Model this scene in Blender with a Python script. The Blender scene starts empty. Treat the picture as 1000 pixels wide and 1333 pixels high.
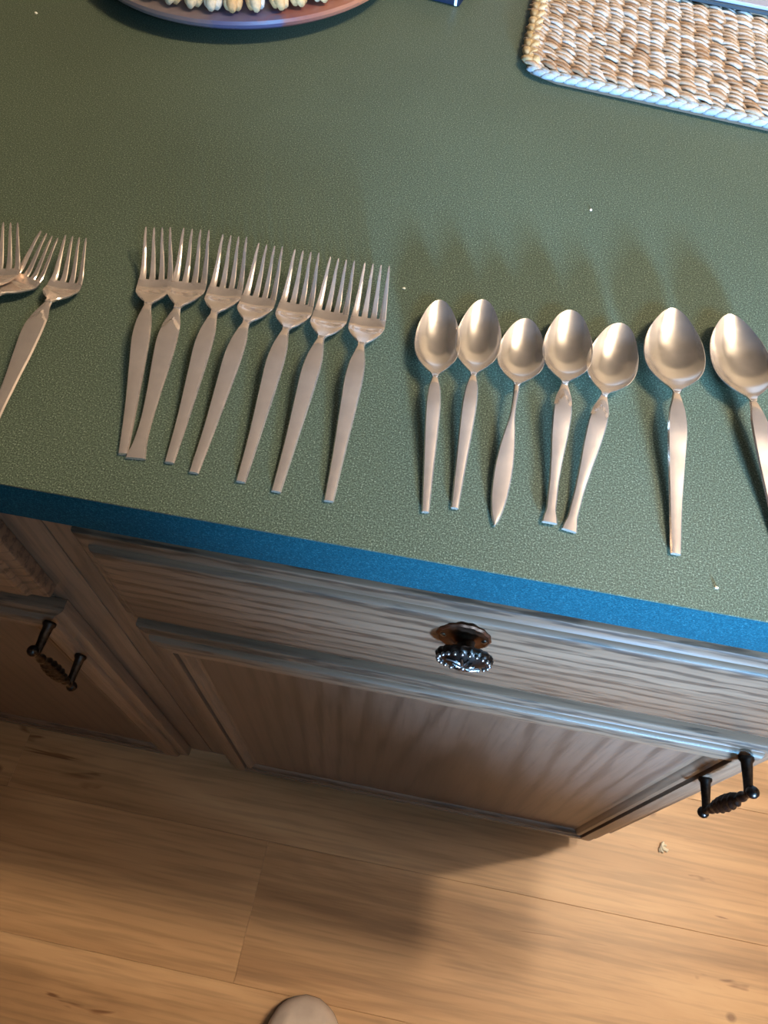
import bpy, bmesh, math, random
from mathutils import Vector, Matrix, noise
random.seed(7)
S = bpy.context.scene
COL = S.collection
R = math.radians

# ------------------------------------------------------------------ camera
cd = bpy.data.cameras.new('camera'); cam = bpy.data.objects.new('camera', cd); COL.objects.link(cam)
cd.sensor_fit = 'VERTICAL'; cd.sensor_height = 36.0; cd.lens = 36.0 * 962.4 / 1333.0
cd.clip_start = 0.02
rx = Vector((0.98238206, 0.18480831, 0.02777379)); ux = Vector((-0.17289272, 0.84232424, 0.51048799))
fx = Vector((-0.07094789, 0.50629613, -0.85943623))
M4 = Matrix((rx, ux, -fx)).transposed().to_4x4(); M4.translation = Vector((0, -0.17772, 1.25695))
cam.matrix_world = M4
S.camera = cam

# ------------------------------------------------------------------ view + world
S.view_settings.view_transform = 'Standard'; S.view_settings.look = 'None'
S.view_settings.gamma = 1.0; S.view_settings.use_curve_mapping = False
S.view_settings.exposure = 0.0
w = bpy.data.worlds.new('world'); S.world = w; w.use_nodes = True
w.node_tree.nodes['Background'].inputs[0].default_value = (0.5, 0.55, 0.65, 1)
w.node_tree.nodes['Background'].inputs[1].default_value = 0.05

# ------------------------------------------------------------------ lights
def light(name, kind, loc, energy, color, aim=None, **kw):
    d = bpy.data.lights.new(name, kind); d.energy = energy; d.color = color
    for k, v in kw.items(): setattr(d, k, v)
    o = bpy.data.objects.new(name, d); COL.objects.link(o); o.location = loc
    if aim is not None:
        o.rotation_euler = (Vector(aim) - Vector(loc)).to_track_quat('-Z', 'Y').to_euler()
    return o
WARM = (1.0, 0.80, 0.56)
light('warm_bulb', 'POINT', (1.24, 0.370, 2.61), 127, WARM, shadow_soft_size=0.045)
light('warm_bulb', 'POINT', (0.93, 0.312, 2.61), 74, WARM, shadow_soft_size=0.045)
# cool daylight coming in from the front right
light('cool_daylight', 'SPOT', (0.82, -1.95, 1.205), 1540, (0.29, 0.57, 1.0), aim=(0.47, 0.14, 0.90),
      shadow_soft_size=0.14, spot_size=R(30.2), spot_blend=0.35)
light('high_window', 'AREA', (1.00, -1.25, 1.92), 3.4, (0.20, 0.58, 1.0), aim=(0.42, 0.10, 0.86), shape='RECTANGLE', size=0.9, size_y=0.25, spread=R(40))
light('cool_fill', 'AREA', (-0.3, -2.36, 1.5), 2, (0.70, 0.84, 1.0), aim=(-0.3, 0, 1.2), shape='RECTANGLE', size=1.6, size_y=1.2)  # added cool fill lamp for the left side, not an actual window

# ------------------------------------------------------------------ material helpers
def mat(name):
    m = bpy.data.materials.new(name); m.use_nodes = True
    nt = m.node_tree; b = nt.nodes['Principled BSDF']
    return m, nt, b
def node(nt, t, **kw):
    n = nt.nodes.new(t)
    for k, v in kw.items():
        if k in n.inputs.keys() if hasattr(n.inputs, 'keys') else False: n.inputs[k].default_value = v
        else: setattr(n, k, v)
    return n
def ramp(nt, stops, fac):
    r = nt.nodes.new('ShaderNodeValToRGB'); e = r.color_ramp.elements
    while len(e) < len(stops): e.new(0.5)
    for k, (p, c) in enumerate(stops):
        e[k].position = p; e[k].color = (*c, 1) if len(c) == 3 else c
    nt.links.new(fac, r.inputs[0]); return r.outputs[0]
def coords(nt, scale=(1, 1, 1), rnd=False, loc=(0, 0, 0)):
    tc = nt.nodes.new('ShaderNodeTexCoord'); out = tc.outputs['Object']
    if rnd:
        oi = nt.nodes.new('ShaderNodeObjectInfo')
        mu = nt.nodes.new('ShaderNodeVectorMath'); mu.operation = 'SCALE'; mu.inputs[0].default_value = (13.1, 7.7, 3.3)
        nt.links.new(oi.outputs['Random'], mu.inputs['Scale'])
        ad = nt.nodes.new('ShaderNodeVectorMath'); nt.links.new(out, ad.inputs[0]); nt.links.new(mu.outputs[0], ad.inputs[1])
        out = ad.outputs[0]
    mp = nt.nodes.new('ShaderNodeMapping'); mp.inputs['Scale'].default_value = scale; mp.inputs['Location'].default_value = loc
    nt.links.new(out, mp.inputs[0]); return mp.outputs[0]
def noise_tex(nt, vec, scale, detail=3, rough=0.5, dist=0.0):
    n = nt.nodes.new('ShaderNodeTexNoise'); n.inputs['Scale'].default_value = scale
    n.inputs['Detail'].default_value = detail; n.inputs['Roughness'].default_value = rough
    n.inputs['Distortion'].default_value = dist
    nt.links.new(vec, n.inputs['Vector']); return n.outputs['Fac']
def mix(nt, a, b, fac, mode='MIX'):
    m = nt.nodes.new('ShaderNodeMix'); m.data_type = 'RGBA'; m.blend_type = mode
    for s, v in ((m.inputs[0], fac), (m.inputs[6], a), (m.inputs[7], b)):
        if hasattr(v, 'is_linked') or hasattr(v, 'links'): nt.links.new(v, s)
        elif isinstance(v, (int, float)): s.default_value = v
        else: s.default_value = (*v, 1)
    return m.outputs[2]
def bump(nt, b, h, strength, dist=0.001):
    n = nt.nodes.new('ShaderNodeBump'); n.inputs['Strength'].default_value = strength; n.inputs['Distance'].default_value = dist
    nt.links.new(h, n.inputs['Height']); nt.links.new(n.outputs[0], b.inputs['Normal'])

def plain(name, col, rough=0.5, metal=0.0, var=0.12, scale=40):
    m, nt, b = mat(name); v = coords(nt)
    f = noise_tex(nt, v, scale, 3)
    c = ramp(nt, [(0.3, tuple(x * (1 - var) for x in col)), (0.7, tuple(min(1, x * (1 + var)) for x in col))], f)
    nt.links.new(c, b.inputs['Base Color']); b.inputs['Roughness'].default_value = rough; b.inputs['Metallic'].default_value = metal
    return m

def wood(name, axis, dark, mid, lightc, rough=0.4, period=0.013, lines=0.38, coat=0.3, figure=False, rnd=False):
    """axis: the grain's direction (0 x, 1 y, 2 z)."""
    m, nt, b = mat(name)
    sc = [1.0, 1.0, 1.0]; sc[axis] = 0.09
    v = coords(nt, tuple(sc), rnd)
    broad = noise_tex(nt, v, 9, 4, 0.55, 0.4)
    c = ramp(nt, [(0.25, dark), (0.5, mid), (0.78, lightc)], broad)
    wv = nt.nodes.new('ShaderNodeTexWave')
    if figure:
        wv.wave_type = 'RINGS'; wv.rings_direction = 'Y'
        sc2 = [1.0, 1.0, 1.0]; sc2[axis] = 0.07
        v2 = coords(nt, tuple(sc2), rnd, loc=(-0.075, 0, 0.05)); nt.links.new(v2, wv.inputs[0])
        wv.inputs['Scale'].default_value = 2 * math.pi / (20 * period); wv.inputs['Distortion'].default_value = 2.5
        wv.inputs['Detail Scale'].default_value = 6; wv.inputs['Detail'].default_value = 2
    else:
        wv.wave_type = 'BANDS'; wv.bands_direction = 'Z' if axis != 2 else 'X'
        nt.links.new(v, wv.inputs[0])
        wv.inputs['Scale'].default_value = 2 * math.pi / (20 * period); wv.inputs['Distortion'].default_value = 5.0
        wv.inputs['Detail Scale'].default_value = 10; wv.inputs['Detail'].default_value = 3
    wf = ramp(nt, [(0.0, (lines,) * 3), (0.30, (0.92,) * 3), (0.6, (1, 1, 1))], wv.outputs['Fac'])
    c = mix(nt, c, wf, 1.0, 'MULTIPLY')
    sp = [260.0, 260.0, 260.0]; sp[axis] = 9.0
    pores = noise_tex(nt, coords(nt, tuple(sp), rnd), 1.0, 2)
    pf = ramp(nt, [(0.36, (0.62,) * 3), (0.5, (1, 1, 1))], pores)
    c = mix(nt, c, pf, 0.6, 'MULTIPLY')
    nt.links.new(c, b.inputs['Base Color']); b.inputs['Roughness'].default_value = rough
    b.inputs['Coat Weight'].default_value = coat; b.inputs['Coat Roughness'].default_value = 0.28
    bump(nt, b, pores, 0.25, 0.0006)
    return m

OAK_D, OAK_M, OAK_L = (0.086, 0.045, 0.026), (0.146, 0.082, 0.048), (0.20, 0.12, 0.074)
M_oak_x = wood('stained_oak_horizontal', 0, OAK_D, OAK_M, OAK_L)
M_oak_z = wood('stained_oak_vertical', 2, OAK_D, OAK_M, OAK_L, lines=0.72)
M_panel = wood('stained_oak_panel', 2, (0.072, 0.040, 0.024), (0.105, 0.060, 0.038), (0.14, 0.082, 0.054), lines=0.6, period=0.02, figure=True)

def laminate(name, stops, gloss=(0.45, 0.09)):
    m, nt, b = mat(name)
    v = coords(nt)
    f = noise_tex(nt, v, 1050, 2, 0.8)
    c = ramp(nt, stops, f)
    g = noise_tex(nt, v, 5, 3)
    gf = ramp(nt, [(0.3, (0.9,) * 3), (0.7, (1.06,) * 3)], g)
    c = mix(nt, c, gf, 1.0, 'MULTIPLY')
    nt.links.new(c, b.inputs['Base Color'])
    b.inputs['Roughness'].default_value = gloss[0]; b.inputs['Specular IOR Level'].default_value = gloss[1]
    return m
M_lam = laminate('green_speckled_laminate', [(0.36, (0.030, 0.039, 0.024)), (0.5, (0.054, 0.067, 0.042)), (0.61, (0.092, 0.112, 0.074)), (0.68, (0.19, 0.21, 0.15))])
M_edge = laminate('daylight_tinted_edge', [(0.36, (0.006, 0.031, 0.042)), (0.5, (0.006, 0.042, 0.057)), (0.62, (0.013, 0.062, 0.078)), (0.70, (0.025, 0.095, 0.115))], (0.7, 0.02))  # edge laminate with the blue of the cool daylight put into its colour
M_seam = plain('dark_laminate_seam', (0.02, 0.018, 0.016), 0.6)

def floor_mat():
    m, nt, b = mat('honey_oak_floor')
    v = coords(nt, (0.12, 1, 1), True)
    f = noise_tex(nt, v, 10, 5, 0.6, 0.6)
    c = ramp(nt, [(0.28, (0.27, 0.145, 0.068)), (0.44, (0.42, 0.24, 0.118)), (0.58, (0.53, 0.32, 0.165)), (0.76, (0.62, 0.40, 0.22))], f)
    s = noise_tex(nt, coords(nt, (7, 160, 160), True), 1, 2)
    c = mix(nt, c, ramp(nt, [(0.35, (0.70,) * 3), (0.55, (1, 1, 1))], s), 0.7, 'MULTIPLY')
    k = noise_tex(nt, coords(nt, (2.2, 15, 15), True), 1.6, 3, 0.55, 1.2)
    c = mix(nt, c, ramp(nt, [(0.28, (0.34, 0.22, 0.15)), (0.325, (1, 1, 1))], k), 0.8, 'MULTIPLY')
    dt = nt.nodes.new('ShaderNodeTexVoronoi'); dt.inputs['Scale'].default_value = 8
    nt.links.new(coords(nt, (0.8, 1, 1), True), dt.inputs['Vector'])
    c = mix(nt, c, ramp(nt, [(0.03, (0.32, 0.22, 0.16)), (0.06, (1, 1, 1))], dt.outputs['Distance']), 0.8, 'MULTIPLY')
    nt.links.new(c, b.inputs['Base Color']); b.inputs['Roughness'].default_value = 0.42
    bump(nt, b, s, 0.15, 0.0005)
    return m
M_floor = floor_mat()
M_subfloor = plain('dark_subfloor', (0.05, 0.035, 0.025), 0.8)

def silver(name, rough, col=(0.74, 0.70, 0.66), brush=0.5, metal=1.0):
    m, nt, b = mat(name); v = coords(nt, (1, 1, 1), True)
    f = noise_tex(nt, v, 120, 4, 0.6)
    c = ramp(nt, [(0.3, tuple(x * 0.88 for x in col)), (0.7, col)], f)
    nt.links.new(c, b.inputs['Base Color']); b.inputs['Metallic'].default_value = metal
    rr = ramp(nt, [(0.3, (rough * 0.85,) * 3), (0.75, (rough * 1.2,) * 3)], f)
    nt.links.new(rr, b.inputs['Roughness'])
    return m
M_silver = silver('satin_silver', 0.14, (0.68, 0.565, 0.475), metal=0.765)
M_bowl = silver('worn_polished_silver', 0.20, (0.82, 0.75, 0.68), 0.3, 0.95)
M_bronze = plain('antique_bronze', (0.035, 0.028, 0.024), 0.33, 1.0, 0.4, 300)
M_bronze_l = plain('worn_bronze_relief', (0.30, 0.29, 0.28), 0.3, 1.0, 0.4, 300)
M_plate_b = plain('dark_brown_bronze', (0.10, 0.05, 0.03), 0.4, 1.0, 0.4, 200)
M_wallf = plain('dark_wall_paint', (0.12, 0.125, 0.14), 0.8, 0, 0.03, 6)
M_wall = plain('pale_wall_paint', (0.62, 0.60, 0.57), 0.8, 0, 0.03, 6)
M_ceil = plain('ceiling_paint', (0.32, 0.32, 0.33), 0.9, 0, 0.03, 6)

def island_mat(name, stops, rough=0.75, fib=0.4):
    m, nt, b = mat(name)
    g = nt.nodes.new('ShaderNodeNewGeometry')
    c = ramp(nt, stops, g.outputs['Random Per Island'])
    f = noise_tex(nt, coords(nt, (1, 1, 1)), 500, 3)
    c = mix(nt, c, ramp(nt, [(0.3, (0.72,) * 3), (0.6, (1, 1, 1))], f), 0.7, 'MULTIPLY')
    nt.links.new(c, b.inputs['Base Color']); b.inputs['Roughness'].default_value = rough
    bump(nt, b, f, fib, 0.0006)
    return m
M_weave = island_mat('seagrass_and_cotton_weave', [(0.0, (0.26, 0.145, 0.075)), (0.25, (0.36, 0.235, 0.145)), (0.5, (0.40, 0.29, 0.205)), (0.75, (0.43, 0.34, 0.265)), (1.0, (0.46, 0.42, 0.385))])
M_edge_w = island_mat('pale_cotton_edge', [(0.0, (0.22, 0.22, 0.215)), (1.0, (0.32, 0.325, 0.325))])
M_edge_y = island_mat('straw_edge', [(0.0, (0.40, 0.28, 0.13)), (1.0, (0.50, 0.38, 0.22))])
M_core = plain('mat_core', (0.10, 0.06, 0.035), 0.9)
M_doily = island_mat('cream_cord', [(0.0, (0.40, 0.21, 0.075)), (0.45, (0.47, 0.28, 0.12)), (0.8, (0.48, 0.35, 0.21)), (1.0, (0.48, 0.43, 0.38))])
M_navy = plain('navy_board', (0.004, 0.008, 0.020), 0.4)
M_whitestripe = plain('white_trim', (0.7, 0.7, 0.68), 0.5)
M_lav = plain('pale_lavender_board', (0.27, 0.275, 0.34), 0.5, 0, 0.04)
M_teal = plain('board_shadow_teal', (0.012, 0.022, 0.028), 0.5)  # colour of the shadow under the pale board
M_slip = plain('pale_beige_felt', (0.50, 0.41, 0.36), 0.9, 0, 0.15, 30)
M_sole = plain('grey_brown_sole', (0.16, 0.13, 0.11), 0.8)
M_crumb = plain('pale_crumb', (0.75, 0.70, 0.58), 0.8)

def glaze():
    m, nt, b = mat('mauve_to_red_glaze')
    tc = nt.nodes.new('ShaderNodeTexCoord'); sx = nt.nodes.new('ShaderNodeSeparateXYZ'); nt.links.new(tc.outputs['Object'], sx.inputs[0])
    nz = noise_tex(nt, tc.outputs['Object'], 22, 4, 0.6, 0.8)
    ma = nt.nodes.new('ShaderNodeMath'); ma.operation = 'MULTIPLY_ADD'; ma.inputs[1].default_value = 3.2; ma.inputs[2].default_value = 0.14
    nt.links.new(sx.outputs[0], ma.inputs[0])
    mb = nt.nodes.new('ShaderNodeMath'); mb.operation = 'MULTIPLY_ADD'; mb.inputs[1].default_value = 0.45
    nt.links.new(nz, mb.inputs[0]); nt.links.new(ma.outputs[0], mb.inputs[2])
    c = ramp(nt, [(0.1, (0.13, 0.10, 0.085)), (0.36, (0.12, 0.085, 0.082)), (0.44, (0.07, 0.06, 0.10)), (0.54, (0.07, 0.06, 0.11)), (0.59, (0.15, 0.05, 0.042)), (0.85, (0.24, 0.085, 0.04))], mb.outputs[0])  # tone goes mauve-grey, violet, then orange-red along local x
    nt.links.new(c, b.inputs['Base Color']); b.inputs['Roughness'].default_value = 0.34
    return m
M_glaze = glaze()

# ------------------------------------------------------------------ object helpers
def link(name, me, parent=None, m=None, sharp=None, smooth=True):
    if smooth:
        for p in me.polygons: p.use_smooth = True
        if sharp: me.set_sharp_from_angle(angle=R(sharp))
    if m and not me.materials: me.materials.append(m)
    o = bpy.data.objects.new(name, me); COL.objects.link(o)
    if parent: o.parent = parent
    return o
def bm_obj(name, bm, m, parent=None, sharp=35, smooth=True):
    me = bpy.data.meshes.new(name); bmesh.ops.recalc_face_normals(bm, faces=bm.faces[:]); bm.to_mesh(me); bm.free()
    return link(name, me, parent, m, sharp, smooth)
def tag(o, label, cat, group=None):
    o['label'] = label; o['category'] = cat
    if group: o['group'] = group
    return o
def thing(name, label, cat, loc=(0, 0, 0), rz=0, group=None):
    o = bpy.data.objects.new(name, None); COL.objects.link(o); o.location = loc; o.rotation_euler = (0, 0, rz)
    o.empty_display_size = 0.02
    return tag(o, label, cat, group)
def struct(o): o['kind'] = 'structure'; return o
def box(bm, x0, x1, y0, y1, z0, z1, bev=0.0, seg=2):
    vs = [bm.verts.new(p) for p in ((x0,y0,z0),(x1,y0,z0),(x1,y1,z0),(x0,y1,z0),(x0,y0,z1),(x1,y0,z1),(x1,y1,z1),(x0,y1,z1))]
    fs = [bm.faces.new([vs[k] for k in q]) for q in ((3,2,1,0),(4,5,6,7),(0,1,5,4),(1,2,6,5),(2,3,7,6),(3,0,4,7))]
    if bev:
        es = list({e for f in fs for e in f.edges})
        bmesh.ops.bevel(bm, geom=es, offset=bev, segments=seg, affect='EDGES', profile=0.5)
def boxobj(name, dims, m, parent=None, bev=0.002):
    bm = bmesh.new(); box(bm, *dims, bev); return bm_obj(name, bm, m, parent)
def loft(bm, rings, closed=True, caps=True):
    vr = [[bm.verts.new(p) for p in r] for r in rings]
    n = len(rings[0])
    for a, b in zip(vr, vr[1:]):
        for k in range(n if closed else n - 1):
            bm.faces.new((a[k], a[(k + 1) % n], b[(k + 1) % n], b[k]))
    if caps:
        bm.faces.new(vr[0][::-1]); bm.faces.new(vr[-1])
    return vr
def interp(tab, x):
    """smooth (monotone-ish cosine free cubic) interpolation of a table of (x, y)."""
    n = len(tab)
    if x <= tab[0][0]: return tab[0][1]
    if x >= tab[-1][0]: return tab[-1][1]
    for k in range(n - 1):
        if x <= tab[k + 1][0]: break
    x0, y0 = tab[k]; x1, y1 = tab[k + 1]; h = x1 - x0; t = (x - x0) / h
    def sl(i):
        if i == 0: return (tab[1][1] - tab[0][1]) / (tab[1][0] - tab[0][0])
        if i == n - 1: return (tab[-1][1] - tab[-2][1]) / (tab[-1][0] - tab[-2][0])
        a = (tab[i][1] - tab[i-1][1]) / (tab[i][0] - tab[i-1][0]); b = (tab[i+1][1] - tab[i][1]) / (tab[i+1][0] - tab[i][0])
        return 0 if a * b <= 0 else 2 * a * b / (a + b)
    m0, m1 = sl(k), sl(k + 1)
    return (2*t**3-3*t*t+1)*y0 + (t**3-2*t*t+t)*h*m0 + (-2*t**3+3*t*t)*y1 + (t**3-t*t)*h*m1
def tube(bm, pts, rad, n=8):
    """round tube through pts with radii."""
    rings = []
    for k, p in enumerate(pts):
        a = Vector(pts[max(0, k - 1)]); b = Vector(pts[min(len(pts) - 1, k + 1)])
        d = (b - a).normalized(); s = d.cross(Vector((0.123, 0.31, 0.94))).normalized(); u = s.cross(d)
        r = rad[k]
        rings.append([Vector(p) + r * (math.cos(q) * s + math.sin(q) * u) for q in [2 * math.pi * i / n for i in range(n)]])
    loft(bm, rings)
def sphere(bm, c, r, scale=(1, 1, 1), seg=12, rings=8):
    res = bmesh.ops.create_uvsphere(bm, u_segments=seg, v_segments=rings, radius=1.0)
    for v in res['verts']: v.co = Vector((c[0] + v.co.x * r * scale[0], c[1] + v.co.y * r * scale[1], c[2] + v.co.z * r * scale[2]))

# ------------------------------------------------------------------ setting
ZC = 0.914                       # worktop height
floor_o = struct(boxobj('floor', (-2.2, 2.6, -2.4, 2.6, -0.06, -0.012), M_subfloor, None, 0))
plank_me = {}
def plank(x0, x1, y0, y1):
    key = (round(x1 - x0, 3), round(y1 - y0, 3))
    if key not in plank_me:
        bm = bmesh.new(); w_, d_ = key; g = 0.0001
        rings = []
        for i, z in ((0.0, -0.012), (0.0, -0.0004), (0.0004, 0.0)):
            rings.append([(g + i, g + i, z), (w_ - g - i, g + i, z), (w_ - g - i, d_ - g - i, z), (g + i, d_ - g - i, z)])
        loft(bm, rings)
        me = bpy.data.meshes.new('plank'); bmesh.ops.recalc_face_normals(bm, faces=bm.faces[:]); bm.to_mesh(me); bm.free(); me.materials.append(M_floor)
        plank_me[key] = me
    o = bpy.data.objects.new('plank', plank_me[key]); COL.objects.link(o); o.parent = floor_o; o.location = (x0, y0, 0)
ROWS = [-2.4] + [-0.25 - 0.19 * 11 + 0.19 * k for k in range(26)] + [2.6]
offs = [-0.45, -0.62, -0.95, -0.50, -0.80, -0.60]
for r, (y0, y1) in enumerate(zip(ROWS, ROWS[1:])):
    j = offs[(r * 5) % 6] if abs(y0 + 0.25) > 0.01 else -0.17
    x = j
    xs = [j]
    while xs[-1] < 2.6: xs.append(min(2.6, xs[-1] + 1.25))
    while xs[0] > -2.2: xs.insert(0, max(-2.2, xs[0] - 1.25))
    for a, b in zip(xs, xs[1:]):
        if b - a > 0.01: plank(a, b, y0, y1)
struct(boxobj('wall_left', (-2.32, -2.2, -2.4, 2.6, -0.06, 2.9), M_wallf, None, 0))
struct(boxobj('wall_right', (2.6, 2.72, -2.4, 2.6, -0.06, 2.9), M_wall, None, 0))
struct(boxobj('wall_back', (-2.32, 2.72, 2.6, 2.72, -0.06, 2.9), M_wall, None, 0))
struct(boxobj('wall_front', (-2.32, 2.72, -2.52, -2.4, -0.06, 2.9), M_wallf, None, 0))
struct(boxobj('ceiling', (-2.32, 2.72, -2.52, 2.72, 2.9, 3.0), M_ceil, None, 0))

# ------------------------------------------------------------------ worktop
XE = 0.478
ct = thing('countertop', 'green speckled laminate countertop with a square front edge', 'countertop', (0, 0, ZC))
boxobj('top_sheet', (-2.15, XE, 0.0, 1.02, -0.0012, 0.0), M_lam, ct, 0.0004)
boxobj('substrate', (-2.15, XE - 0.003, 0.003, 1.017, -0.036, -0.0014), M_subfloor, ct, 0)
boxobj('front_edge', (-2.15, XE, 0.0006, 0.0030, -0.038, -0.0014), M_edge, ct, 0.0004)
boxobj('end_edge', (XE - 0.003, XE - 0.0006, 0.0032, 1.016, -0.038, -0.0014), M_edge, ct, 0.0004)
boxobj('seam_line', (-2.15, XE - 0.0002, 0.0002, 0.002, -0.0015, -0.0011), M_seam, ct, 0)

# ------------------------------------------------------------------ cabinets
YF = 0.0141; TH = 0.020; YB = YF + TH
OUT = [(0.0, 0.0195), (0.0, 0.0098), (0.0008, 0.0082), (0.004, 0.0068), (0.008, 0.0060), (0.0105, 0.0058),
       (0.0110, 0.0040), (0.0125, 0.0018), (0.0150, 0.0006), (0.0175, 0.0004), (0.0185, 0.0)]
def rect_ring(x0, x1, z0, z1, i, y): return [(x0 + i, y, z0 + i), (x1 - i, y, z0 + i), (x1 - i, y, z1 - i), (x0 + i, y, z1 - i)]
def slab_front(name, x0, x1, z0, z1, m, parent):
    bm = bmesh.new(); loft(bm, [rect_ring(x0, x1, z0, z1, i, YF + d) for i, d in OUT])
    return bm_obj(name, bm, m, parent, 28)
def member(name, side, x0, x1, z0, z1, W, m, parent):
    prof = OUT + [(W - 0.0165, 0.0), (W - 0.0160, 0.0042), (W - 0.0138, 0.0046), (W - 0.0128, 0.0018), (W - 0.0085, 0.0022), (W - 0.0055, 0.0045), (W - 0.0035, 0.0078), (W - 0.0015, 0.0086), (W, 0.0088), (W, 0.0195)]
    a, b = [], []
    for i, d in prof:
        y = YF + d
        if side == 'l': p, q = (x0 + i, y, z0 + i), (x0 + i, y, z1 - i)
        if side == 'r': p, q = (x1 - i, y, z0 + i), (x1 - i, y, z1 - i)
        if side == 'b': p, q = (x0 + i, y, z0 + i), (x1 - i, y, z0 + i)
        if side == 't': p, q = (x0 + i, y, z1 - i), (x1 - i, y, z1 - i)
        a.append(p); b.append(q)
    bm = bmesh.new(); loft(bm, [a, b]); return bm_obj(name, bm, m, parent, 28)
def pull_mesh():
    if 'pull' in bpy.data.meshes: return bpy.data.meshes['pull']
    bm = bmesh.new(); ln = 0.096
    for z in (-0.042, 0.042):
        pts = [(0, YF + 0.0005, z), (0, YF - 0.002, z), (0, YF - 0.004, z), (0, YF - 0.018, z), (0, YF - 0.026, z), (0, YF - 0.029, z)]
        tube(bm, pts, [0.0062, 0.0060, 0.0046, 0.0038, 0.0036, 0.0034], 12)
    y = YF - 0.0285
    tab = [(-0.036, 0.0030), (-0.030, 0.0044), (-0.026, 0.0036), (-0.018, 0.0054), (0, 0.0064), (0.018, 0.0054), (0.026, 0.0036), (0.030, 0.0044), (0.036, 0.0030)]
    rings = []
    for k in range(61):
        z = -0.046 + 0.092 * k / 60; ring = []
        for i in range(16):
            q = 2 * math.pi * i / 16; r = interp(tab, z)
            if abs(z) < 0.026: r *= 1 + 0.16 * math.sin(3 * (q + z * 210))
            ring.append((r * math.cos(q), y + r * math.sin(q), z))
        rings.append(ring)
    loft(bm, rings)
    for z in (-0.049, 0.049): sphere(bm, (0, y, z), 0.0052)
    me = bpy.data.meshes.new('pull'); bmesh.ops.recalc_face_normals(bm, faces=bm.faces[:]); bm.to_mesh(me); bm.free(); me.materials.append(M_bronze)
    return me
def knob(drawer, kx, kz):
    bm = bmesh.new()                                   # oval back plate with scalloped rim
    def oval(a, b_, y, sc=0.0): return [(kx + a * math.cos(q) * (1 + sc * math.cos(14 * q)), y, kz + b_ * math.sin(q) * (1 + sc * math.cos(14 * q))) for q in [2 * math.pi * i / 56 for i in range(56)]]
    loft(bm, [oval(0.0185, 0.0215, YF + 0.0003, 0.02), oval(0.0185, 0.0215, YF - 0.0008, 0.02), oval(0.0170, 0.0198, YF - 0.0018, 0.02), oval(0.0150, 0.0176, YF - 0.0014), oval(0.008, 0.009, YF - 0.003), oval(0.0055, 0.0055, YF - 0.006)])
    bm_obj('knob_plate', bm, M_plate_b, drawer, 40)
    for dx in (-0.0138, 0.0138):
        bm = bmesh.new(); sphere(bm, (kx + dx, YF - 0.0016, kz + 0.001), 0.0024, (1, 0.6, 1), 10, 6)
        bm_obj('screw_head', bm, M_bronze_l, drawer)
    bm = bmesh.new(); c = (kx + 0.0022, kz)
    def ov(a, b_, y, sc=0.0): return [(c[0] + a * math.cos(q) * (1 + sc * math.cos(18 * q)), y, c[1] + b_ * math.sin(q) * (1 + sc * math.cos(18 * q))) for q in [2 * math.pi * i / 72 for i in range(72)]]
    loft(bm, [ov(0.0062, 0.0062, YF - 0.004), ov(0.0055, 0.0055, YF - 0.008), ov(0.010, 0.009, YF - 0.010), ov(0.0178, 0.0148, YF - 0.0120, 0.03), ov(0.0190, 0.0160, YF - 0.0140, 0.04), ov(0.0182, 0.0150, YF - 0.0165, 0.04), ov(0.0150, 0.012, YF - 0.0180), ov(0.0110, 0.0085, YF - 0.0200), ov(0.005, 0.004, YF - 0.0215)])
    kb = bm_obj('knob', bm, M_bronze, drawer, 50)
    bm = bmesh.new()                                   # raised filigree: rim beads, two scrolls and leaves
    def on(a, b_, h=0.0):
        rr = math.sqrt((a / 0.019) ** 2 + (b_ / 0.016) ** 2); return (c[0] + a, YF - 0.0220 + 0.0050 * rr * rr - h, c[1] + b_)
    for i in range(22):
        q = 2 * math.pi * i / 22; sphere(bm, on(0.0172 * math.cos(q), 0.0142 * math.sin(q)), 0.0016, (1, 1, 1), 8, 6)
    for sgn in (-1, 1):
        pts = [on(sgn * (0.0055 + (0.0008 + 0.0008 * k) * math.cos(k * 0.55)), (0.0008 + 0.0006 * k) * math.sin(k * 0.55) * sgn) for k in range(11)]
        tube(bm, pts, [0.0009] * 11, 6)
        for q in (0.25, 0.75, 1.25, 1.9, 2.4, 2.9, -0.25, -0.75, -1.25, -1.9, -2.4, -2.9): tube(bm, [on(0, 0), on(0.004 * math.cos(q) * 1.1, 0.006 * math.sin(q)), on(0.0075 * math.cos(q), 0.0105 * math.sin(q))], [0.0006, 0.0014, 0.0005], 6)
    sphere(bm, on(0, 0), 0.0022, (1, 1, 1), 10, 8)
    bm_obj('knob_relief', bm, M_bronze_l, drawer)

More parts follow.
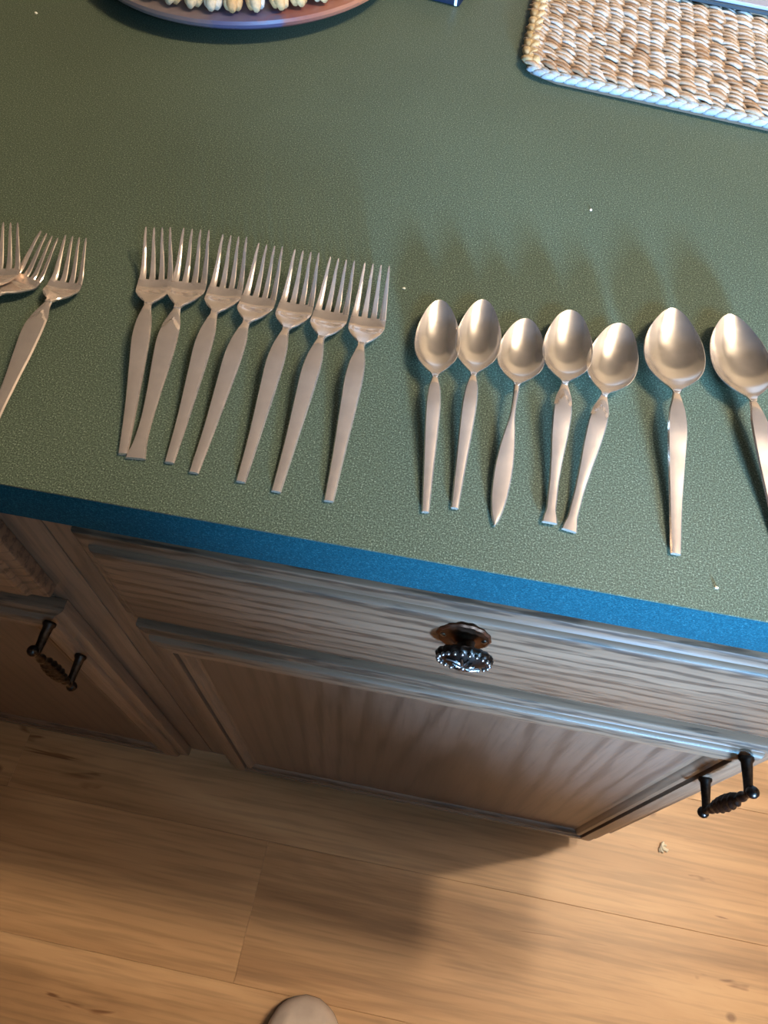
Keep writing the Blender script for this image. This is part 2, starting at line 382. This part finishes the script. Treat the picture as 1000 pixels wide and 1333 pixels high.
def cabinet(label, x0, x1, fx0, fx1, handle_x, kx):
    t = thing('base_cabinet', label, 'cabinet', (0, 0, 0))
    boxobj('carcass', (x0 + 0.001, x1 - 0.001, YB + 0.019, 0.62, 0.10, 0.872), M_oak_z, t, 0)
    boxobj('toe_kick', (x0 + 0.001, x1 - 0.001, YB + 0.07, 0.60, 0.0, 0.0995), M_oak_x, t, 0)
    for a, b in ((x0, fx0 + 0.012), (fx1 - 0.012, x1)): boxobj('frame_stile', (a + 0.0004, b, YB + 0.0002, YB + 0.0188, 0.10, 0.8755), M_oak_z, t, 0.0008)
    for a, b in ((0.10, 0.125), (0.645, 0.695), (0.812, 0.8755)): boxobj('frame_rail', (fx0 + 0.0122, fx1 - 0.0122, YB + 0.0004, YB + 0.0188, a, b), M_oak_x, t, 0.0008)
    dr = slab_front('drawer', fx0, fx1, 0.684, 0.8215, M_oak_x, t)
    knob(dr, kx, 0.787)
    W = 0.046; Z0, Z1 = 0.105, 0.655
    bm = bmesh.new(); py = YF + 0.0088
    box(bm, fx0 + W - 0.006, fx1 - W + 0.006, py, py + 0.006, Z0 + W - 0.006, Z1 - W + 0.006)
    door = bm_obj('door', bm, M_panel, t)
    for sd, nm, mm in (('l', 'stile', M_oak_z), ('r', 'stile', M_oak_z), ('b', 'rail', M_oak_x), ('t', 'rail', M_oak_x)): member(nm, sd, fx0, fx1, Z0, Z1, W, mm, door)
    h = link('handle', pull_mesh(), door, None, None); h.location = (handle_x, 0, 0.600)
    return t
cabinet('brown oak base cabinet at the counter end, its drawer knob in full view', -0.2708, 0.330, -0.2385, 0.3084, 0.2835, 0.0320)
cabinet('dim brown oak base cabinet at the left, only its right corner in view', -0.875, -0.2712, -0.843, -0.3040, -0.3170, -0.5735)

# ------------------------------------------------------------------ cutlery
def ribbon(st, top, wid, th, ucount=9, chev=None):
    """lofted metal strip: st stations, top(s) centre height of the upper face, wid(s), th(s)."""
    bm = bmesh.new(); rings = []
    for s in st:
        w_, z, t = wid(s), top(s), th(s); bv = min(0.0007, w_ * 0.2)
        ring = []
        for k in range(ucount):
            u = -1 + 2 * k / (ucount - 1); x = u * (w_ / 2 - bv)
            zz = z - 0.0002 * u * u
            if chev:
                q = (s - (chev - 0.0075 * abs(u))) / 0.0016; q = max(0, min(1, q)); zz -= 0.0009 * q * q * (3 - 2 * q) * (0.35 + 0.65 * (1 - max(0, min(1, (s - chev) / 0.012))))
            ring.append((x, s, zz))
        ring = [(-w_ / 2, s, z - 0.45 * t - 0.0002)] + ring + [(w_ / 2, s, z - 0.45 * t - 0.0002), (w_ / 2 - bv, s, z - t), (-w_ / 2 + bv, s, z - t)]
        rings.append(ring)
    loft(bm, rings); return bm
WID = {'plain': [(0, 0.0056), (0.30, 0.0074), (0.60, 0.0102), (0.74, 0.0112), (0.85, 0.0100), (0.95, 0.0062), (1.0, 0.0044)],
       'tea':   [(0, 0.0044), (0.30, 0.0060), (0.60, 0.0080), (0.75, 0.0086), (0.88, 0.0076), (0.96, 0.0052), (1.0, 0.0038)],
       'flare': [(0, 0.0116), (0.03, 0.0106), (0.10, 0.0082), (0.22, 0.0072), (0.40, 0.0086), (0.62, 0.0118), (0.74, 0.0128), (0.85, 0.0112), (0.94, 0.0066), (1.0, 0.0042)],
       'flare_s': [(0, 0.0084), (0.03, 0.0078), (0.10, 0.0056), (0.25, 0.0056), (0.42, 0.0070), (0.62, 0.0098), (0.76, 0.0108), (0.87, 0.0094), (0.95, 0.0058), (1.0, 0.0038)],
       'leaf':  [(0, 0.0006), (0.03, 0.0034), (0.10, 0.0066), (0.22, 0.0094), (0.36, 0.0104), (0.50, 0.0092), (0.64, 0.0062), (0.74, 0.0036), (0.82, 0.0030), (1.0, 0.0036)]}
def handle_mesh(kind, Lh, neck_z, chev=False):
    nm = 'handle_' + kind + str(round(Lh * 1e4))
    wt = WID[kind]
    zt = [(0, 0.0026), (0.25, 0.0044), (0.55, 0.0084), (0.80, 0.0118), (0.93, neck_z + 0.0008), (1.0, neck_z)]
    tt = [(0, 0.0022), (0.5, 0.0024), (0.9, 0.0024), (1.0, 0.0022)]
    st = [0, 0.002] + [Lh * k / 70 for k in range(2, 70)] + [Lh, Lh + 0.0015]
    bm = ribbon(st, lambda s: interp(zt, s / Lh), lambda s: interp(wt, s / Lh), lambda s: interp(tt, s / Lh), 9, Lh * 0.90 if chev else None)
    me = bpy.data.meshes.new(nm); bmesh.ops.recalc_face_normals(bm, faces=bm.faces[:]); bm.to_mesh(me); bm.free()
    for p in me.polygons: p.use_smooth = True
    me.set_sharp_from_angle(angle=R(24)); me.materials.append(M_silver); return me
def fork_head_meshes(Hd, slot, wmax, tipw, tipz, neck_z, y0):
    """root plate and four tines; y measured from the neck."""
    zt = [(0, neck_z), (0.10, neck_z - 0.0022), (0.22, 0.0068), (0.36, 0.0040), (0.48, 0.0046), (0.71, 0.0102), (0.88, tipz - 0.0028), (1.0, tipz)]
    wt = [(0, 0.0044), (0.05, 0.0056), (0.11, 0.0110), (0.18, 0.0172), (0.26, wmax * 0.95), (0.34, wmax), (0.45, wmax * 0.985)]
    Z = lambda y: interp(zt, y / Hd); Wd = lambda y: interp(wt, y / Hd)
    cup = lambda y, x: 0.0016 * (2 * x / wmax) ** 2 * min(1, y / (0.25 * Hd))
    bm = bmesh.new(); rings = []; NU = 13; t = 0.0017
    for k in range(25):
        y = -0.0008 + (slot + 0.0008) * k / 24; w_ = Wd(max(0, y)); yy = max(0, y)
        xs = [w_ / 2 * (-1 + 2 * i / (NU - 1)) for i in range(NU)]
        up = [(x, y0 + y, Z(yy) + cup(yy, x) - (0.0006 if i in (0, NU - 1) else 0)) for i, x in enumerate(xs)]
        dn = [(x * 0.97, y0 + y, Z(yy) + cup(yy, x) - t) for x in xs[::-1]]
        rings.append(up + dn)
    loft(bm, rings)
    root = bm
    tines = []
    wb = Wd(slot); tw = wb / 4 - 0.0011
    for i in range(4):
        bm = bmesh.new(); rings = []
        xb = -wb / 2 + tw / 2 + i * (wb - tw) / 3; xt = (-0.5 + i / 3) * (tipw - 0.0012)
        s0 = slot - 0.0012
        for k in range(19):
            f = k / 18; y = s0 + (Hd - s0) * f
            x = xb + (xt - xb) * f; w_ = tw + (0.0013 - tw) * (f ** 0.9)
            if k == 18: w_ *= 0.45
            tt = t * (1 - 0.45 * f); bv = w_ * 0.13; g = 1 - 0.6 * max(0, f - 0.3) / 0.7
            P = lambda px, dz: (px, y0 + y, Z(y) + cup(y, px) * g - dz)
            rings.append([P(x - w_ / 2, tt * 0.35), P(x - w_ / 2 + bv, 0), P(x, -0.0001), P(x + w_ / 2 - bv, 0), P(x + w_ / 2, tt * 0.35), P(x + w_ / 2 - bv, tt), P(x - w_ / 2 + bv, tt)])
        loft(bm, rings); tines.append(bm)
    out = []
    for nm, b_ in [('head', root)] + [('tine', q) for q in tines]:
        me = bpy.data.meshes.new(nm); bmesh.ops.recalc_face_normals(b_, faces=b_.faces[:]); b_.to_mesh(me); b_.free()
        for p in me.polygons: p.use_smooth = True
        me.set_sharp_from_angle(angle=R(40)); me.materials.append(M_silver); out.append(me)
    return out
def bowl_mesh(Hd, W, D, neck_z, point, y0):
    sh = [(0, 0.10), (0.05, 0.17), (0.10, 0.36), (0.17, 0.63), (0.26, 0.85), (0.36, 0.97), (0.45, 1.0), (0.56, 0.97), (0.68, 0.875), (0.80, 0.715 - point * 0.5), (0.90, 0.52 - point), (0.96, 0.335 - point * 0.8), (0.987, 0.19 - point * 0.5), (1.0, 0.05)]
    rz = [(0, neck_z), (0.12, neck_z - 0.0012), (0.4, 0.0100), (0.7, 0.0102), (1.0, 0.0112)]
    gd = [(0, 0.0), (0.06, 0.10), (0.15, 0.45), (0.28, 0.85), (0.42, 1.0), (0.58, 0.96), (0.75, 0.70), (0.9, 0.32), (1.0, 0.0)]
    NU, NV = 21, 40
    bm = bmesh.new(); rings = []
    for k in range(NV + 1):
        t = k / NV; t = t if t < 0.85 else 0.85 + 0.15 * math.sin((t - 0.85) / 0.15 * math.pi / 2)
        w_ = W * interp(sh, t) / 2; z = interp(rz, t); d = D * interp(gd, t)
        top, bot = [], []
        for i in range(NU):
            u = -math.cos(math.pi * i / (NU - 1)); dz = d * (1 - u * u) ** 0.85
            top.append((w_ * u, y0 + Hd * t, z - dz))
            bot.append((w_ * u * 0.985, y0 + Hd * t, z - dz - 0.0011))
        rings.append([(-w_ * 1.01, y0 + Hd * t, z - 0.0005)] + top[1:-1] + [(w_ * 1.01, y0 + Hd * t, z - 0.0005)] + bot[1:-1][::-1])
    loft(bm, rings)
    me = bpy.data.meshes.new('bowl'); bmesh.ops.recalc_face_normals(bm, faces=bm.faces[:]); bm.to_mesh(me); bm.free()
    for p in me.polygons: p.use_smooth = True
    me.set_sharp_from_angle(angle=R(50)); me.materials.append(M_bowl); return me

NZ = 0.0112
FORKS = {'dinner': dict(h=handle_mesh('plain', 0.1070, NZ), hd=fork_head_meshes(0.0612, 0.0285, 0.0226, 0.0168, 0.0190, NZ, 0.1070), L=0.1682),
         'chevron': dict(h=handle_mesh('flare', 0.1085, NZ, True), hd=fork_head_meshes(0.0622, 0.0285, 0.0236, 0.0178, 0.0190, NZ, 0.1085), L=0.1707),
         'salad': dict(h=handle_mesh('flare', 0.1000, NZ, True), hd=fork_head_meshes(0.0510, 0.0235, 0.0222, 0.0150, 0.0180, NZ, 0.1000), L=0.1510)}
SPOONS = {'tea': dict(h=handle_mesh('tea', 0.0874, NZ), hd=bowl_mesh(0.0635, 0.0278, 0.0078, NZ, 0.0, 0.0874), L=0.1509),
          'leaf': dict(h=handle_mesh('leaf', 0.0917, NZ), hd=bowl_mesh(0.0549, 0.0290, 0.0074, NZ, 0.0, 0.0917), L=0.1466),
          'chevron': dict(h=handle_mesh('flare_s', 0.0908, NZ, True), hd=bowl_mesh(0.0610, 0.0305, 0.0078, NZ, -0.03, 0.0908), L=0.1518),
          'table': dict(h=handle_mesh('plain', 0.1033, NZ), hd=bowl_mesh(0.0702, 0.0370, 0.0082, NZ, 0.04, 0.1033), L=0.1735)}
def at_mid(end, ang, L0, L, cw):
    a = R(ang); d = Vector((math.sin(a), math.cos(a), 0)); e = Vector((*end, ZC)) + d * (L0 - L) * cw
    return e, -a
def fork(kind, end, ang, L0, label, group, lift=0.0, tilt=0.0):
    F = FORKS[kind]; e, rz = at_mid(end, ang, L0, F['L'], 1.0 if kind == 'salad' else 0.5); e.z += 0.0003 + lift
    t = thing('fork', label, 'fork', e, rz, group); t.rotation_euler.x = R(tilt)
    link('handle', F['h'], t, None, None, False)
    hd = link('head', F['hd'][0], t, None, None, False)
    for m in F['hd'][1:]: link('tine', m, hd, None, None, False)
    return t
def spoon(kind, end, ang, L0, label, group, lift=0.0):
    F = SPOONS[kind]; e, rz = at_mid(end, ang, L0, F['L'], 0.5); e.z += 0.0003 + lift
    t = thing('spoon', label, 'spoon', e, rz, group)
    link('handle', F['h'], t, None, None, False); link('bowl', F['hd'], t, None, None, False)
    return t
G = 'silver forks in the row of seven'
fork('dinner', (-0.1776, 0.0313), -11.5, 0.1671, 'silver fork at the left end of the seven-fork row, plain straight-ended handle', G)
fork('chevron', (-0.1696, 0.0287), -5.6, 0.1719, 'silver fork in the seven-fork row with a flared handle end and chevron neck', G)
fork('dinner', (-0.1505, 0.0300), -3.3, 0.1690, 'plain silver fork just right of the flared-handle fork in the row of seven', G)
fork('dinner', (-0.1353, 0.0264), 0.0, 0.1688, 'plain silver fork in the exact middle of the seven-fork row', G)
fork('dinner', (-0.1085, 0.0258), -0.9, 0.1689, 'plain silver fork third from the right end of the seven-fork row', G)
fork('dinner', (-0.0880, 0.0235), 0.2, 0.1691, 'plain silver fork second from the right end of the seven-fork row', G)
fork('dinner', (-0.0587, 0.0240), -2.1, 0.1678, 'plain silver fork at the right end of the seven-fork row, nearest the spoons', G)
G = 'silver forks in the group cut off at the left'
fork('salad', (-0.2574, 0.0392), -1.0, 0.1373, 'chevron-necked silver fork of the left group, rightmost, handle mostly visible', G)
fork('salad', (-0.3128, 0.0535), 16.4, 0.1265, 'slanting silver fork of the left group, handle out of the picture', G)
fork('salad', (-0.2796, 0.0262), -9.5, 0.1514, 'outermost silver fork of the left group, only its tines showing', G, 0.004)
G = 'silver spoons in the row'
spoon('tea', (-0.0064, 0.0283), -5.7, 0.1494, 'slim plain silver teaspoon at the left end of the spoon row', G)
spoon('tea', (0.0088, 0.0329), -1.2, 0.1514, 'slim plain silver teaspoon second from the left in the spoon row', G)
spoon('leaf', (0.0312, 0.0268), 1.1, 0.1465, 'silver teaspoon with a pointed leaf-shaped handle and thin twisted stem', G)
spoon('chevron', (0.0599, 0.0336), 0.4, 0.1524, 'upright silver spoon with flared handle end, beside the leaf-handled teaspoon', G, 0.0008)
spoon('chevron', (0.0707, 0.0320), 8.4, 0.1511, 'leaning silver spoon with flared handle end, left of the big tablespoon', G)
spoon('table', (0.1270, 0.0289), -0.7, 0.1732, 'large silver tablespoon with full straight handle pointing to the counter edge', G)
spoon('table', (0.1850, 0.0330), -8.2, 0.1732, 'large silver tablespoon at the right edge, its handle leaving the picture', G)

# ------------------------------------------------------------------ woven mat
def capsule(bm, a, b, r, arch=0.0, n=7, seg=6, flat=0.8):
    a, b = Vector(a), Vector(b); d = b - a; L = d.length; d.normalize()
    s = d.cross(Vector((0, 0, 1))).normalized(); u = s.cross(d)
    rings = []
    for k in range(n):
        t = k / (n - 1); c = a + (b - a) * t + Vector((0, 0, arch * math.sin(math.pi * t)))
        rr = r * max(0.25, math.sin(math.pi * (0.08 + 0.84 * t)) ** 0.55)
        rings.append([c + rr * (math.cos(q) * s + flat * math.sin(q) * u) for q in [2 * math.pi * i / seg for i in range(seg)]])
    loft(bm, rings)
MW, MD = 0.42, 0.34
mat_o = thing('woven_mat', 'rectangular woven mat of tan and white cords at the top right', 'mat', (0.004, 0.462, ZC), 0)
U = Vector((math.cos(R(-9)), math.sin(R(-9)), 0)); V = Vector((0.02, 1, 0)).normalized()
def mp(u, v, z=0.0):
    # rounded near-left corner
    rc = 0.026
    if u < rc and v < rc:
        du, dv = rc - u, rc - v; r = math.hypot(du, dv)
        if r > 1e-6:
            k = max(du, dv) / r; u = rc - du * k; v = rc - dv * k
    q = U * u + V * v; return Vector((q.x, q.y, z))
bm = bmesh.new()
N = 14
rings = []
for z, ins in ((0.0005, 0.002), (0.0045, 0.002)):
    ring = []
    for k in range(N): ring.append(mp(ins + (MW - 2 * ins) * k / N, ins, z))
    for k in range(N): ring.append(mp(MW - ins, ins + (MD - 2 * ins) * k / N, z))
    for k in range(N): ring.append(mp(MW - ins - (MW - 2 * ins) * k / N, MD - ins, z))
    for k in range(N): ring.append(mp(ins, MD - ins - (MD - 2 * ins) * k / N, z))
    rings.append(ring)
loft(bm, rings); bm_obj('mat_core', bm, M_core, mat_o)
bm = bmesh.new()
pu, pv = 0.0128, 0.0062
for i in range(int(MW / pu)):
    for j in range(int(MD / pv)):
        u = 0.010 + i * pu + 0.0016 * math.sin(j * 0.7 + i * 1.9) + random.uniform(-.0014, .0014); v = 0.010 + j * pv + (i % 2) * pv * 0.5 + random.uniform(-.0008, .0008)
        if v > MD - 0.012 or u > MW - 0.014: continue
        slant = 0.0066 + 0.004 * math.exp(-u / 0.06) + random.uniform(-.0018, .0018)
        ln = 0.0112 + random.uniform(-.0014, .0014)
        capsule(bm, mp(u - ln, v + slant * 0.6, 0.0052), mp(u + ln, v - slant * 0.6, 0.0050), 0.0025 + random.uniform(-.0005, .0006), 0.0024 + random.uniform(0, .0012), 7, 6)
o = bm_obj('weave', bm, M_weave, mat_o, None); o['kind'] = 'stuff'
def braid(name, path, m, r, tuft):
    bm = bmesh.new()
    for k in range(len(path) - 1):
        a, b = path[k], path[k + 1]; d = (b - a).normalized(); s = Vector((-d.y, d.x, 0))
        capsule(bm, a - s * tuft - d * 0.003, b + s * tuft * 0.2 + d * 0.004, r, 0.0012)
        capsule(bm, a + s * tuft - d * 0.001 + Vector((0, 0, .0006)), b - s * tuft * 0.2 + d * 0.005 + Vector((0, 0, .0006)), r, 0.0012)
    return bm_obj(name, bm, m, mat_o, None)
nfe = 44
braid('front_border', [mp(0.003 + (MW - 0.003) * k / nfe, 0.004, 0.0044) for k in range(nfe + 1)], M_edge_w, 0.0036, 0.0030)
braid('side_border', [mp(0.006, MD * (1 - k / 26) + 0.010 * k / 26, 0.0052) for k in range(27)], M_edge_y, 0.0046, 0.0056)
braid('side_border', [mp(MW - 0.006, MD * k / 26, 0.0050) for k in range(27)], M_edge_y, 0.0046, 0.0056)
braid('back_border', [mp(MW * (1 - k / nfe), MD - 0.003, 0.0042) for k in range(nfe + 1)], M_edge_w, 0.0036, 0.0030)

# pale board on the mat
bd = thing('board', 'flat pale lavender grey board with its shadow as a dark edge, lying on the woven mat', 'board', (0.085, 0.612, ZC + 0.0115), R(-9))
def rounded(x0, x1, y0, y1, z0, z1, r, bmx, ins=0.0):
    rings = []
    for z, i in ((z0, 0.0006), (z0 + 0.0006, 0.0), (z1 - 0.0006, 0.0), (z1, 0.0006)):
        ring = []
        for cx, cy, a0 in ((x1 - r, y1 - r, 0), (x0 + r, y1 - r, 90), (x0 + r, y0 + r, 180), (x1 - r, y0 + r, 270)):
            for k in range(7):
                q = R(a0 + 15 * k); ring.append((cx + (r - i) * math.cos(q), cy + (r - i) * math.sin(q), z))
        rings.append(ring)
    loft(bmx, rings)
bm = bmesh.new(); rounded(0.002, 0.298, 0.002, 0.208, 0.0032, 0.0060, 0.008, bm); bm_obj('face', bm, M_lav, bd)
bm = bmesh.new(); rounded(0.0, 0.30, 0.0, 0.21, 0.0, 0.0032, 0.009, bm); bm_obj('base', bm, M_teal, bd)  # dark layer stands in for the shadow beneath the board

# dark corner object between plate and mat
nb = thing('navy_box', 'small dark navy box with a white corner strip, behind at the top centre', 'box', (-0.0600, 0.5640, ZC), R(-12))
bm = bmesh.new(); box(bm, -0.085, 0.0, 0.0, 0.11, 0.0004, 0.016, 0.0015); bm_obj('body', bm, M_navy, nb)
bm = bmesh.new(); box(bm, -0.005, -0.0025, -0.0004, 0.110, 0.0158, 0.0164, 0.0001); box(bm, -0.005, -0.0025, -0.0005, 0.0, 0.001, 0.016, 0.0001); bm_obj('corner_strip', bm, M_whitestripe, nb)

# ------------------------------------------------------------------ round plate and corded doily
PC = (-0.2665, 0.5985)
pl = thing('round_plate', 'glossy round plate in mauve, violet and red at the top left', 'plate', (*PC, ZC))
prof = [(0.0, 0.0010), (0.080, 0.0004), (0.088, 0.0012), (0.110, 0.0052), (0.132, 0.0084), (0.1450, 0.0118), (0.1486, 0.0145), (0.1494, 0.0172), (0.1482, 0.0196), (0.1440, 0.0206), (0.132, 0.0196), (0.0, 0.0186)]
bm = bmesh.new()
rings = [[(max(r, 0.0005) * math.cos(2 * math.pi * k / 96), max(r, 0.0005) * math.sin(2 * math.pi * k / 96), z) for k in range(96)] for r, z in prof]
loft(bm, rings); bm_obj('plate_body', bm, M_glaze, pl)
dy = thing('corded_doily', 'cream cord doily with a lumpy scalloped edge lying on the round plate', 'doily', (*PC, ZC + 0.0192))
bm = bmesh.new()
def rot2(a, r, z): return (r * math.cos(a), r * math.sin(a), z)
n = 46
for k in range(n):
    a = 2 * math.pi * k / n + random.uniform(-.01, .01)
    for da, r1, zz in ((-0.030, 0.1370, 0.0056), (0.0, 0.1425, 0.0062), (0.030, 0.1370, 0.0056)):
        capsule(bm, rot2(a + da * 0.3, 0.118, 0.0090), rot2(a + da, r1 + random.uniform(-.0015, .0015), zz), 0.0060, 0.003, 7, 7, 0.95)
    capsule(bm, rot2(a - 0.05, 0.115, 0.0092), rot2(a + 0.05, 0.115, 0.0092), 0.0052, 0.001)
o = bm_obj('scalloped_edge', bm, M_doily, dy, None); o['kind'] = 'stuff'
bm = bmesh.new()
for ring_i in range(11):
    r = 0.105 - ring_i * 0.0092
    m_ = max(5, int(2 * math.pi * r / 0.011))
    for k in range(m_):
        a = 2 * math.pi * (k + 0.5 * (ring_i % 2)) / m_; da = 0.0075 / r
        capsule(bm, rot2(a - da, r + 0.003, 0.0050), rot2(a + da, r - 0.003, 0.0050), 0.0046, 0.002)
o = bm_obj('coiled_centre', bm, M_doily, dy, None); o['kind'] = 'stuff'

# ------------------------------------------------------------------ slipper on the floor
sl = thing('slipper', 'pale beige rounded slipper toe standing on the wooden floor', 'slipper', (-0.054, -0.2440, 0.0), R(-4))
HW = [(0, 0.010), (0.004, 0.021), (0.012, 0.034), (0.026, 0.045), (0.05, 0.051), (0.09, 0.051), (0.14, 0.044), (0.19, 0.037), (0.235, 0.036), (0.262, 0.030), (0.276, 0.016), (0.280, 0.008)]
HT = [(0, 0.020), (0.006, 0.031), (0.02, 0.043), (0.05, 0.054), (0.10, 0.064), (0.135, 0.070), (0.18, 0.062), (0.25, 0.062), (0.280, 0.056)]
def sole_ring(y, w_, z): return None
bm = bmesh.new(); rings = []
ys = [0.28 * k / 48 for k in range(49)]
for y in ys:
    hw, ht = interp(HW, y), interp(HT, y); ring = []
    for k in range(25):
        q = math.pi * k / 24; ex = 0.62
        x = hw * math.copysign(abs(math.cos(q)) ** ex, math.cos(q)); z = 0.008 + (ht - 0.008) * math.sin(q) ** ex
        if 0.004 < y < 0.09 and z > 0.02:                   # soft toe creases
            z += 0.0011 * math.sin(x * 260 + y * 40) * math.sin(math.pi * y / 0.09)
        if y > 0.135 and z > 0.03:                          # foot opening: dips into the shoe
            f = max(0, 1 - (x / (hw * 0.82)) ** 2); z -= (z - 0.022) * min(1, 2.2 * f) * min(1, (y - 0.135) / 0.012) * min(1, max(0, (0.272 - y) / 0.012))
        ring.append((x, -y, z))
    rings.append(ring)
loft(bm, rings); bm_obj('upper', bm, M_slip, sl, 60)
bm = bmesh.new(); rings = []
for z, g in ((0.0004, -0.003), (0.002, 0.0005), (0.0085, 0.001)):
    L_ = [(-interp(HW, y) - g, -y, z) for y in ys]; Rr = [(interp(HW, y) + g, -y, z) for y in ys[::-1]]
    rings.append(L_ + Rr)
loft(bm, rings); bm_obj('sole', bm, M_sole, sl, 40)

# ------------------------------------------------------------------ crumbs and a scrap
def crumb(x, y, z, r, label, group):
    bm = bmesh.new(); bmesh.ops.create_icosphere(bm, subdivisions=1, radius=r)
    for v in bm.verts: v.co *= random.uniform(0.7, 1.2); v.co.z = max(v.co.z * 0.6, -r * 0.4)
    o = bm_obj('crumb', bm, M_crumb, None, 30); o.location = (x, y, z + r * 0.42); tag(o, label, 'crumb', group)
CR = 'white crumbs on the green counter'
crumb(-0.4216, 0.4628, ZC, 0.0016, 'white crumb alone at the far left of the green counter', CR)
crumb(-0.0470, 0.1950, ZC, 0.0011, 'white crumb just beyond the tines of the last fork', CR)
crumb(0.0710, 0.3030, ZC, 0.0011, 'white crumb on bare counter between the spoons and the woven mat', CR)
crumb(0.1480, 0.0140, ZC, 0.0011, 'white crumb near the counter edge right of the tablespoon handle', CR)
bm = bmesh.new()
for k in range(3):
    tube(bm, [(0.0015 * k + 0.006 * math.cos(a + k), 0.006 * math.sin(a + k) + 0.004 * (k - 1), 0.0016 + 0.001 * k) for a in (0, 0.7, 1.4, 2.1, 2.8, 3.5)], [0.0016, 0.0022, 0.002, 0.0022, 0.002, 0.0014], 6)
o = bm_obj('paper_scrap', bm, M_crumb, None, None); o.location = (0.4397, 0.0457, 0.0003); tag(o, 'small crumpled pale yellow scrap lying on the floor by the cabinet', 'scrap')
